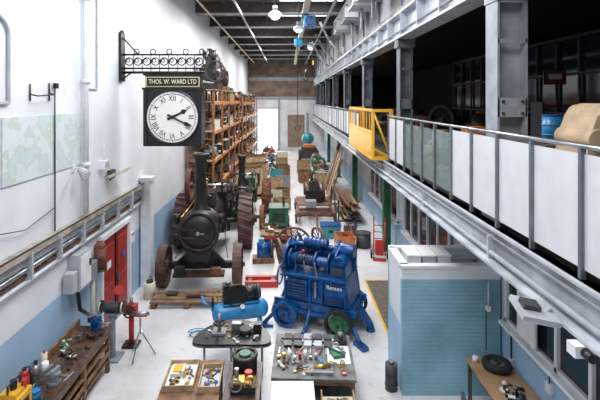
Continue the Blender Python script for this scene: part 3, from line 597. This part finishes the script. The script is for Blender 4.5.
for (x,y,w,d,m) in ((-.2,.05,.5,.75,PAPER),(.32,-.05,.34,.65,LGREY)):
    b.box((x,y,.01),(w,d,.02),m)
    for s_ in (-1,1): b.box((x+s_*w/2,y,.05),(.02,d,.1),PALE).box((x,y+s_*d/2,.05),(w,.02,.1),PALE)
b.box((-.28,.15,.06),(.22,.3,.08),PAPER).box((-.28,.15,.11),(.16,.2,.02),YELLOW)
rr=random.Random(31)
junk(b,-.35,-.05,-.2,.3,.02,18,.13,rr,[YELLOW,STEEL,PAPER,LBLUE,BRASS,BLACK],FLAT); junk(b,.22,.42,-.3,.2,.02,15,.11,rr,[RED,BRASS,STEEL,GREEN,BLUE,BLACK],FLAT); b.done('parts_tray',(-1.66,7.85,.781),rot=.05)
table('workshop_table',-.78,7.9,.62,1.15,.72,DWOOD,DWOOD)
b=B(); b.cyl((0,.28,0),(0,.28,.30),.22,SOOT,seg=24).torus((0,.28,.30),(0,0,1),.20,.035,IRON).cyl((0,.28,.2),(0,.28,.34),.11,GREEN).box((.02,-.2,.06),(.42,.36,.12),SOOT).box((0,-.22,.15),(.3,.22,.06),BRASS).cyl((-.1,-.2,.16),(-.1,-.2,.34),.04,STEEL).cyl((.1,-.15,.12),(.1,-.15,.26),.07,RED).gear((.15,-.35,.18),(0,1,0),.12,.04,BRASS,14).torus((-.1,-.38,.15),(0,1,0),.1,.02,STEEL); b.done('lubricator_assembly',(-.78,7.9,.721),bevel=.004)
table('workshop_table',.48,8.6,1.5,1.5,.78,mat('weathered_ply',(.15,.155,.15),.55,var=.35,scale=5),WOOD,rot=-.04)
b=B(); rr=random.Random(21)
for k in range(5):
    for j in range(2): b.box((-.5+k*.2,.58-j*.26,.03),(.15,.2,.05),rr.choice([DGREY,DGREY,STEEL,BLACK,LGREY,PAPER]),rot=(0,0,rr.uniform(-.1,.1)))
for k in range(11): b.box((-.65+k*.1,.1,.015),(.022,.22,.025),rr.choice([STEEL,BLACK,RED,IRON]),rot=(0,0,rr.uniform(-.4,.4)))
b.box((.48,.0,.01),(.42,.6,.02),PAPER).box((.45,0,.05),(.22,.3,.06),GREEN,rot=(0,0,.3)).cyl((.3,.1,.1),(.6,-.1,.1),.03,STEEL).box((.55,.45,.05),(.25,.25,.1),BLACK).cyl((.55,.45,.1),(.55,.45,.2),.05,STEEL)
for k in range(8): b.cyl((-.65+k*.1,-.15,.0),(-.65+k*.1,-.15,.06+.05*(k%3)),.032,rr.choice([STEEL,BRASS,BLACK,BLUE,RED,PAPER]))
b.box((.1,-.5,.02),(.5,.25,.04),GREY).cyl((.0,-.5,.06),(.3,-.45,.06),.04,BRASS)
junk(b,-.62,.6,-.62,-.2,0,34,.13,rr,[STEEL,BLACK,BRASS,RED,LBLUE,IRON,PAPER,DGREY],FLAT); junk(b,-.6,.6,.2,.6,0.0,20,.13,rr,[STEEL,BLACK,IRON,PAPER],FLAT); b.done('hand_tools',(.48,8.6,.781),rot=-.04)
b=B(); b.box((0,0,.78),(.72,.7,.04),WHITE)
for x in (-.3,.3):
    for y in (-.3,.3): b.cyl((x,y,0),(x,y,.77),.02,STEEL)
b.box((0,0,.74),(.62,.62,.03),LGREY).done('white_folding_table',(.08,7.42,0),bevel=.004)
b=B(); b.box((0,0,.55),(.55,.5,.05),CREAM).box((-.27,0,.62),(.02,.5,.15),PALE).box((.27,0,.62),(.02,.5,.15),PALE).box((0,-.25,.62),(.55,.02,.15),PALE)
for x in (-.2,.2):
    for y in (-.2,.2): b.wheel((x,y,.15),(0,1,0),.15,.05,RUBBER,GREEN,6).cyl((x,y,.15),(x,y,.55),.02,GREEN)
junk(b,-.15,.15,-.15,.15,.58,6,.16,R,[RED,STEEL,GREEN,BRASS],[1,2,3,4]); b.done('parts_trolley',(.84,7.45,0))
b=B()
for k in range(7): b.box((0,-.36+k*.12,.13),(.8,.09,.025),PALE)
for x in (-.36,0,.36): b.box((x,0,.06),(.08,.8,.12),PALE)
b.done('wooden_pallet',(-2.7,7.3,0),rot=.2)
b=B(); b.cyl((0,0,0),(0,0,.5),.12,DGREY).cyl((0,0,.5),(0,0,.56),.05,STEEL).torus((0,0,.1),(0,0,1),.12,.012,IRON); b.done('gas_bottle',(2.02,8.8,0))

# ---------------------------------------------------------------- left workbench
b=B()
b.box((0,0,.88),(.72,3.4,.07),DWOOD).box((-.33,0,.98),(.04,3.4,.14),WOOD)
for y in (-1.6,-.55,.5,1.6):
    for x in (-.3,.3): b.box((x,y,.42),(.08,.08,.85),WOOD)
for z in (.25,.55): b.box((0,0,z),(.66,3.3,.03),WOOD)
for z in (.8,.4): b.box((.33,0,z),(.03,3.3,.08),WOOD)
b.box((.02,.0,.921),(.62,3.3,.012),mat('oily_bench_top',(.10,.055,.035),.25,var=.6,scale=2.5))
b.done('workbench',(-4.05,7.75,0),bevel=.005)
b=B(); rr=random.Random(5); junk(b,-.15,.15,-1.4,1.4,.267,12,.22,rr,[WOOD,PALE,CARD,GREY,IRON]); junk(b,-.15,.15,-1.4,1.4,.567,12,.2,rr,[CARD,PALE,GREY,RED]); b.done('bench_shelf_contents',(-4.05,7.75,0))
b=B(); junk(b,-.2,-.08,.1,1.0,0,9,.15,rr,[STEEL,BLACK,GREEN,GREY,PAPER,CREAM],[1,3,4,8,8,10,9]); junk(b,-.2,.3,.0,1.2,0,12,.16,rr,[STEEL,IRON,BLACK],[8,10,8]); b.done('bench_tools',(-4.1,7.95,.928))
def vise(name,loc,rot,m):
    b=B(); b.cyl((0,0,0),(0,0,.05),.11,m).box((0,0,.11),(.12,.2,.14),m).box((.0,.12,.2),(.2,.05,.1),m).box((0,-.02,.2),(.2,.05,.1),m).box((0,.09,.255),(.2,.03,.02),STEEL).cyl((0,-.28,.14),(0,.1,.14),.025,STEEL).cyl((-.14,-.27,.14),(.14,-.27,.14),.01,STEEL,seg=8)
    return b.done(name,loc,rot,bevel=.004)
vise('bench_vise',(-3.95,9.28,.928),1.2,BLUE); vise('bench_vise',(-3.90,7.5,.928),1.4,GREY)
b=B(); b.box((0,0,.17),(.32,.42,.34),YELLOW).box((0,0,.37),(.24,.3,.08),YELLOW).cyl((0,.0,.4),(0,0,.54),.05,BLACK).box((.165,0,.17),(.01,.24,.18),BLACK).tube([V(0,-.14,.40),V(0,-.14,.52),V(0,.16,.52),V(0,.16,.4)],.015,BLACK).cyl((.1,.1,.38),(.1,.1,.48),.04,RED); b.done('yellow_battery_charger',(-4.1,6.72,.928),bevel=.02)
b=B(); b.cyl((0,0,0),(0,0,.30),.08,RED).sph((0,0,.3),.08,RED).cyl((0,0,.36),(0,0,.41),.03,BLACK).tube([V(0,0,.4),V(.08,0,.43),V(.11,0,.2)],.01,BLACK); b.done('fire_extinguisher',(-4.25,7.25,.928))
b=B(); b.cyl((0,0,0),(0,0,.14),.09,LBLUE).torus((0,0,.14),(0,0,1),.09,.01,BLUE).torus((0,0,.16),(1,0,0),.08,.006,STEEL); b.done('paint_bucket',(-4.0,7.1,.928))
b=B(); b.cyl((0,0,0),(0,0,.3),.09,STEEL).cyl((0,0,.3),(0,0,.34),.03,BLACK).cyl((.05,.2,0),(.05,.2,.2),.06,PAPER).cyl((-.04,.34,0),(-.04,.34,.28),.05,CREAM).cyl((-.04,.34,.28),(-.04,.34,.33),.02,RED); b.done('oil_tins',(-4.24,7.56,.928))
b=B(); b.box((0,0,.02),(.4,.4,.04),GREY).cyl((0,0,.04),(0,0,.95),.07,GREY).box((0,0,.98),(.3,.22,.04),GREY).cyl((-.16,0,1.12),(.16,0,1.12),.11,DGREY,seg=18)
for x in (-.24,.24): b.cyl((x-.03,0,1.12),(x+.03,0,1.12),.14,BLACK,seg=20).cyl((x-.015,-.02,1.12),(x+.015,-.02,1.12),.135,CREAM,seg=20).box((x,-.15,1.05),(.08,.08,.02),STEEL)
b.tube([V(.1,.1,1.2),V(.15,.1,1.45)],.01,STEEL).cyl((.15,.1,1.42),(.15,-.05,1.52),.07,RED,r2=.1); b.done('pedestal_grinder',(-3.85,9.85,0),bevel=.003)
b=B(); b.box((0,0,.03),(.35,.3,.06),SOOT).cyl((0,0,.06),(0,0,.75),.06,RED).box((0,0,.85),(.25,.2,.2),RED).wheel((0,-.15,.85),(0,1,0),.15,.03,IRON,IRON,4,rim=.02).cyl((0,0,.95),(0,0,1.1),.04,STEEL); b.done('hand_crank_forge',(-3.6,10.35,0))
b=B(); b.cyl((0,0,0.5),(0,0,.9),.02,STEEL)
for k in range(3):
    a=2*math.pi*k/3+.3; b.cyl((0,0,.6),(.32*math.cos(a),.32*math.sin(a),0.01),.015,STEEL,seg=8)
b.box((0,0,.92),(.3,.06,.06),RED).cyl((-.2,0,.95),(.2,0,.95),.04,STEEL); b.done('roller_stand',(-3.25,9.9,0))
# ---------------------------------------------------------------- desk lower right
table('office_desk',3.70,7.45,.74,2.0,.82,mat('desk_beech',(.38,.23,.12),.45,var=.15),DGREY,shelf=False)
b=B(); b.torus((0,0,.07),(0,0,1),.19,.07,RUBBER,n=10).cyl((0,0,.02),(0,0,.14),.06,IRON).ring((0,0,.08),(0,0,1),.06,.13,.03,STEEL); b.done('small_tyre',(3.76,8.1,.822))
b=B(); rr=random.Random(64); junk(b,-.22,.18,-.6,.3,0,22,.16,rr,[BLACK,DGREY,STEEL,PAPER,WHITE,BLACK],[1,3,4,0,9,8]); b.done('desk_items',(3.74,7.35,.822))
b=B(); b.cyl((0,0,0),(0,0,.1),.045,WHITE).torus((.05,0,.05),(0,1,0),.03,.008,WHITE,seg=12); b.done('coffee_mug',(3.45,8.3,.822))
b=B(); b.box((0,0,.46),(.45,.45,.07),DGREY).box((0,.22,.8),(.42,.05,.45),DGREY).cyl((0,0,.1),(0,0,.43),.03,STEEL)
for k in range(5):
    a=2*math.pi*k/5; b.cyl((0,0,.1),(.27*math.cos(a),.27*math.sin(a),.05),.018,BLACK,seg=6).sph((.27*math.cos(a),.27*math.sin(a),.03),.03,BLACK,u=8,v=6)
b.done('office_chair',(2.95,6.9,0),rot=1.4,bevel=.015)

# ---------------------------------------------------------------- middle distance pieces
b=B(); b.wheel((0,0,.62),(.25,1,.25),.60,.07,MAROON,MAROON,12,hub=.16,rim=.06).done('cart_wheel',(.22,15.9,0),rot=.1)
b=B(); b.wheel((0,0,.5),(.9,.5,.2),.5,.07,RUST,MAROON,12,hub=.16,rim=.06).done('cart_wheel',(1.15,16.5,0))
b=B(); b.wheel((0,0,.56),(1,.25,.15),.55,.07,MAROON,RUST,12,hub=.16,rim=.06).done('cart_wheel',(-.25,14.8,0))
b=B()
for x in (-.8,.8): b.box((x,0,.5),(.1,3.6,.14),RUST)
for y in (-1.7,-.8,.2,1.2,1.7): b.box((0,y,.5),(1.6,.1,.12),RUST)
for k in range(8): b.box((0,-.2+k*.24,.59),(1.6,.2,.04),WOOD)
for x in (-.9,.9):
    for y in (-1.2,1.2): b.wheel((x,y,.3),(1,0,0),.3,.1,IRON,IRON,8)
for y in (-1.2,1.2): b.cyl((-.9,y,.3),(.9,y,.3),.04,IRON)
b.box((0,.6,.9),(.8,1.1,.6),SOOT).cyl((0,.1,1.4),(0,1.1,1.4),.28,IRON).wheel((.5,.6,1.1),(1,0,0),.5,.1,MAROON,MAROON,6).cyl((-.1,.3,1.5),(-.1,.3,2.1),.07,SOOT).box((-.2,-.7,.75),(.5,.5,.3),GREY).gear((-.45,.8,1.2),(1,0,0),.35,.08,RUST,18)
b.tube([V(0,-1.8,.5),V(0,-2.5,.2)],.04,RUST); b.done('flat_wagon',(1.28,22.0,0))
b=B(); b.box((0,0,.55),(.85,1.0,.7),GREEN).box((0,0,.93),(.9,1.05,.07),DGREEN).box((0,-.51,.55),(.6,.02,.45),DGREEN)
for k in range(5): b.box((0,-.53,.4+k*.08),(.55,.02,.02),BLACK)
for x in (-.35,.35):
    for y in (-.4,.4): b.wheel((x*1.2,y,.2),(1,0,0),.2,.08,RUBBER,GREEN,6)
b.cyl((.2,.2,.95),(.2,.2,1.3),.05,IRON).box((0,0,.18),(.7,.9,.08),IRON); b.done('green_generator',(-.40,20.0,0),bevel=.01)
b=B(); b.box((0,0,.1),(1.0,.6,.2),WOOD).cyl((-.3,0,.5),(.3,0,.5),.24,BLUE).box((0,0,.3),(.6,.4,.25),BLUE).cyl((.3,0,.5),(.45,0,.5),.33,DGREY,seg=22).box((-.1,0,.8),(.25,.25,.2),LBLUE); pmp=b.done('blue_pump',(-.86,15.75,0),rot=.1); pmp.scale=(.75,.8,.9)
b=B()
for x in (-.6,.6):
    for y in (-.3,.3): b.cyl((x,y,0),(x,y,.5),.03,IRON)
b.box((0,0,.5),(1.4,.75,.06),WOOD).box((0,0,.2),(1.3,.65,.03),RUST).box((0,-.36,.44),(1.4,.03,.09),RED); junk(b,-.5,.5,-.2,.2,.53,9,.24,R,[RED,ORANGE,IRON,STEEL,BRASS,GREEN]); b.done('display_trolley',(-.35,17.4,0))
b=B(); b.box((0,0,.09),(1.0,.14,.18),RED).box((0,.4,.09),(1.0,.14,.18),RED).box((-.35,.2,.1),(.12,.5,.12),IRON).box((.35,.2,.1),(.12,.5,.12),IRON); b.done('red_chassis_frame',(-.80,13.6,0),rot=.05)
for i,(x,y,w,h,m) in enumerate([(-2.2,25.5,1.6,1.9,PALE),(-2.2,27.4,1.4,1.5,PAPER),(-2.2,29.3,1.8,1.6,CARD),(-2.2,31.2,1.5,1.9,PALE)]):
    b=B(); b.box((0,0,h/2),(w,.05,h),m,rot=(-.18,0,.0)).box((0,.08,h-.05),(w+.08,.07,.08),WOOD,rot=(-.18,0,0)).box((0,-.12,.04),(w+.08,.07,.08),WOOD).box((0,.35,h*.42),(.06,.06,h*.85),WOOD,rot=(.25,0,0)); b.done('display_board',(x,y,0),rot=.5)
def crate(x,y,w,d,h,m,rot=0,z=0,name='wooden_crate'):
    b=B(); b.box((0,0,.025),(w,d,.05),m)
    for k in range(3):
        z_=h*(k+.5)/3
        for s_ in (-1,1): b.box((0,s_*d/2,z_),(w,.025,h/3-.02),m).box((s_*w/2,0,z_),(.025,d,h/3-.02),m)
    for sx in (-1,1):
        for sy in (-1,1): b.box((sx*(w/2-.02),sy*(d/2-.02),h/2),(.06,.06,h),m)
    junk(b,-w*.15,w*.15,-d*.15,d*.15,h*.45,4,min(w,d)*.4,R)
    b.done(name,(x,y,z),rot)
crate(2.18,17.3,.65,.7,.5,ORANGE,.1,name='orange_crate')
for (x,y,w,d,h,m,rt) in [(-.75,18.6,.6,.6,.5,WOOD,.2),(-.5,21.8,.7,.7,.5,PALE,0),(-.3,23.2,.7,.6,.6,CARD,.4),(-.75,24.4,.8,.8,.7,CREAM,.1),(-.3,25.8,.8,.8,.6,WOOD,0),(-.8,27.4,.8,.8,.9,PALE,.2),(-.3,28.8,.8,.8,.8,GREY,.1),(-.8,30.5,.8,.9,.9,TEAL,0),(-.4,33,.9,1,.9,WOOD,.2),(-.5,36,.9,1,1,CARD,0),(-.5,39,.9,1.0,1.1,CREAM,.1),(1.2,31,.9,.9,.8,WOOD,.1),(1.2,34.5,.9,1,1,CARD,.1),(1.5,27.3,.8,.8,.6,PALE,0)]:
    crate(x,y,w,d,h,m,rt)
b=B(); rr=random.Random(41)
junk(b,-2.3,-1.6,32.9,47,0,60,1.1,rr,[IRON,RUST,WOOD,GREEN,ORANGE,BLUE,CARD,RED,CREAM,PALE,MAROON]); b.done('stored_exhibits')
b=B(); junk(b,2.4,2.75,30.6,39,0,34,1.1,rr,[IRON,RUST,WOOD,GREEN,GREY,BLUE,CARD,RED,PALE,PALE,DGREY]); b.done('stored_exhibits')
b=B(); rr=random.Random(8)
for k in range(34):
    m=rr.choice([PALE,WOOD,CREAM,RUST,DWOOD,WOOD,IRON,DGREY]); x=2.45+rr.uniform(0,.8); L=rr.uniform(2.6,4.4); z=.12+rr.uniform(0,.85)
    b.box((x,22.6+rr.uniform(-.5,.5),z),(.12,L,.05),m,rot=(rr.uniform(-.02,.02),0,rr.uniform(-.05,.05)))
for y in (20.9,22.6,24.3): b.box((2.85,y,.04),(1.1,.12,.08),WOOD).box((2.35,y,.5),(.06,.06,1.0),IRON)
b.done('timber_stack')
b=B()
for k in range(12):
    m=rr.choice([PALE,PALE,WOOD,CREAM,PAPER,RUST]); y=25.6+k*.35; h=rr.uniform(2.2,3.0)
    b.box((2.75,y,h/2+.03),(.05,.28,h*1.04),m,rot=(0,.30,0))
b.done('leaning_planks')
b=B()
for k in range(6): b.cyl((2.3+.10*k,18.1+.1*k,.05),(2.5+.10*k,20.0,.05),.045,rr.choice([SOOT,IRON,RUST]))
b.done('steel_pipes')
b=B()
for x in (-.2,.2): b.tube([V(x,0,.1),V(x,.25,1.25),V(x,.15,1.45)],.022,RED)
for k in range(5): b.cyl((-.2,.03+k*.05,.25+k*.22),(.2,.03+k*.05,.25+k*.22),.016,RED,seg=8)
b.box((0,-.14,.02),(.45,.28,.02),RED).cyl((-.3,.08,.14),(.3,.08,.14),.015,STEEL); b.wheel((-.28,.08,.14),(1,0,0),.14,.06,RUBBER,RED,6).wheel((.28,.08,.14),(1,0,0),.14,.06,RUBBER,RED,6); b.box((0,.0,.4),(.3,.2,.5),RED); b.done('sack_truck',(3.25,16.0,0),rot=-.2)
b=B(); b.box((0,0,.25),(.8,.6,.5),TEAL).box((0,0,.52),(.86,.66,.05),BLUE).box((0,-.31,.3),(.2,.02,.1),BLACK); b.done('storage_trunk',(1.75,18.6,0),bevel=.02)
b=B(); b.cyl((0,0,0),(0,0,.55),.28,DGREY,seg=22).torus((0,0,.55),(0,0,1),.28,.02,IRON).torus((0,0,.28),(0,0,1),.28,.015,IRON).done('black_drum',(2.90,17.3,0))
b=B(); b.cyl((0,0,0),(0,0,.1),.5,IRON).cyl((0,0,.1),(0,0,1.2),.08,IRON).sph((0,0,1.75),.62,TEAL,u=24,v=16).torus((0,0,1.75),(1,.3,0),.68,.04,IRON); b.done('display_globe',(2.0,45.5,0))
b=B(); b.box((0,0,.8),(1.4,2,1.0),IRON).box((0,-.3,1.4),(.9,1.2,.3),ORANGE)
for x in (-.8,.8):
    for y in (-.7,.7): b.wheel((x,y,.5),(1,0,0),.5,.2,RUBBER,YELLOW,6)
b.done('old_tractor',(1.9,42,0))

# ---------------------------------------------------------------- hanging things
def pendant(x,y,z):
    b=B(); b.cyl((0,0,.2),(0,0,9.82-z),.02,IRON,seg=8).cyl((0,0,.12),(0,0,.28),.08,GREY).lathe((0,0,0),(0,0,1),[(.22,-.05),(.20,.05),(.08,.13),(.001,.14)],LGREY,20).sph((0,0,-.04),.16,SKIN_M,sc=(1,1,.8)); b.done('pendant_lamp',(x,y,z))
pendant(-.40,14,8.3); pendant(.42,18,8.5); pendant(1.3,26,8.7)
b=B(); b.box((0,20,9.60),(.14,42,.22),CREAM).box((0,20,9.47),(.26,42,.04),CREAM)
b.box((.2,12.5,9.1),(.5,.9,.45),LBLUE).cyl((.2,11.9,9.1),(.2,12.1,9.1),.2,BLUE).box((0,12.5,9.38),(.3,.5,.16),IRON).cyl((0,12.5,9.0),(0,12.5,6.9),.014,IRON,seg=6).cyl((.1,12.5,9.0),(.1,12.5,6.9),.014,IRON,seg=6).cyl((.0,12.5,6.85),(.1,12.5,6.85),.16,IRON).torus((.05,12.5,6.6),(0,1,0),.09,.03,IRON)
b.tube([V(.35,12.5,8.9),V(.36,12.4,7.4)],.012,BLACK,seg=6).box((.36,12.4,7.3),(.08,.06,.2),YELLOW)
b.box((-.1,20.5,9.2),(.5,.8,.4),LBLUE).box((0,20.5,9.42),(.3,.4,.1),IRON)
b.done('overhead_hoist',(.75,7.5,0))
b=B(); b.cyl((0,0,0),(0,0,5.7),.02,IRON,seg=6).torus((0,0,-.12),(0,1,0),.12,.03,IRON).done('chain_hoist',(.55,26,4.15))

# ---------------------------------------------------------------- lights
def area(name,loc,sx,sy,e,rot=(0,0,0),col=(1,1,1)):
    l=bpy.data.lights.new(name,'AREA'); l.shape='RECTANGLE'; l.size=sx; l.size_y=sy; l.energy=e; l.color=col
    o=bpy.data.objects.new(name,l); bpy.context.scene.collection.objects.link(o); o.location=loc; o.rotation_euler=rot
for i,(y,e) in enumerate(((2,430),(8,540),(14,640))): area('roof_light_%d'%i,(-.6,y,9.78),4,3.0,e,col=(.97,.985,1))
for i,y in enumerate((20,28,36,44)): area('roof_light_far_%d'%i,(-.9,y,9.78),2.4,2.0,600,col=(1,.975,.94))
area('door_daylight',(-2.25,YE-.4,2.5),2,4,260,rot=(-math.pi/2,0,0))
w=bpy.data.worlds.new('world'); bpy.context.scene.world=w; w.use_nodes=True
w.node_tree.nodes['Background'].inputs[0].default_value=(.85,.91,1,1); w.node_tree.nodes['Background'].inputs[1].default_value=.45
c=bpy.data.cameras.new('camera'); c.lens=27; c.sensor_width=36; c.shift_x=.02; c.shift_y=-100/600; c.clip_end=200
o=bpy.data.objects.new('camera',c); bpy.context.scene.collection.objects.link(o); o.location=(0,0,H); o.rotation_euler=(math.pi/2,0,0)
bpy.context.scene.camera=o
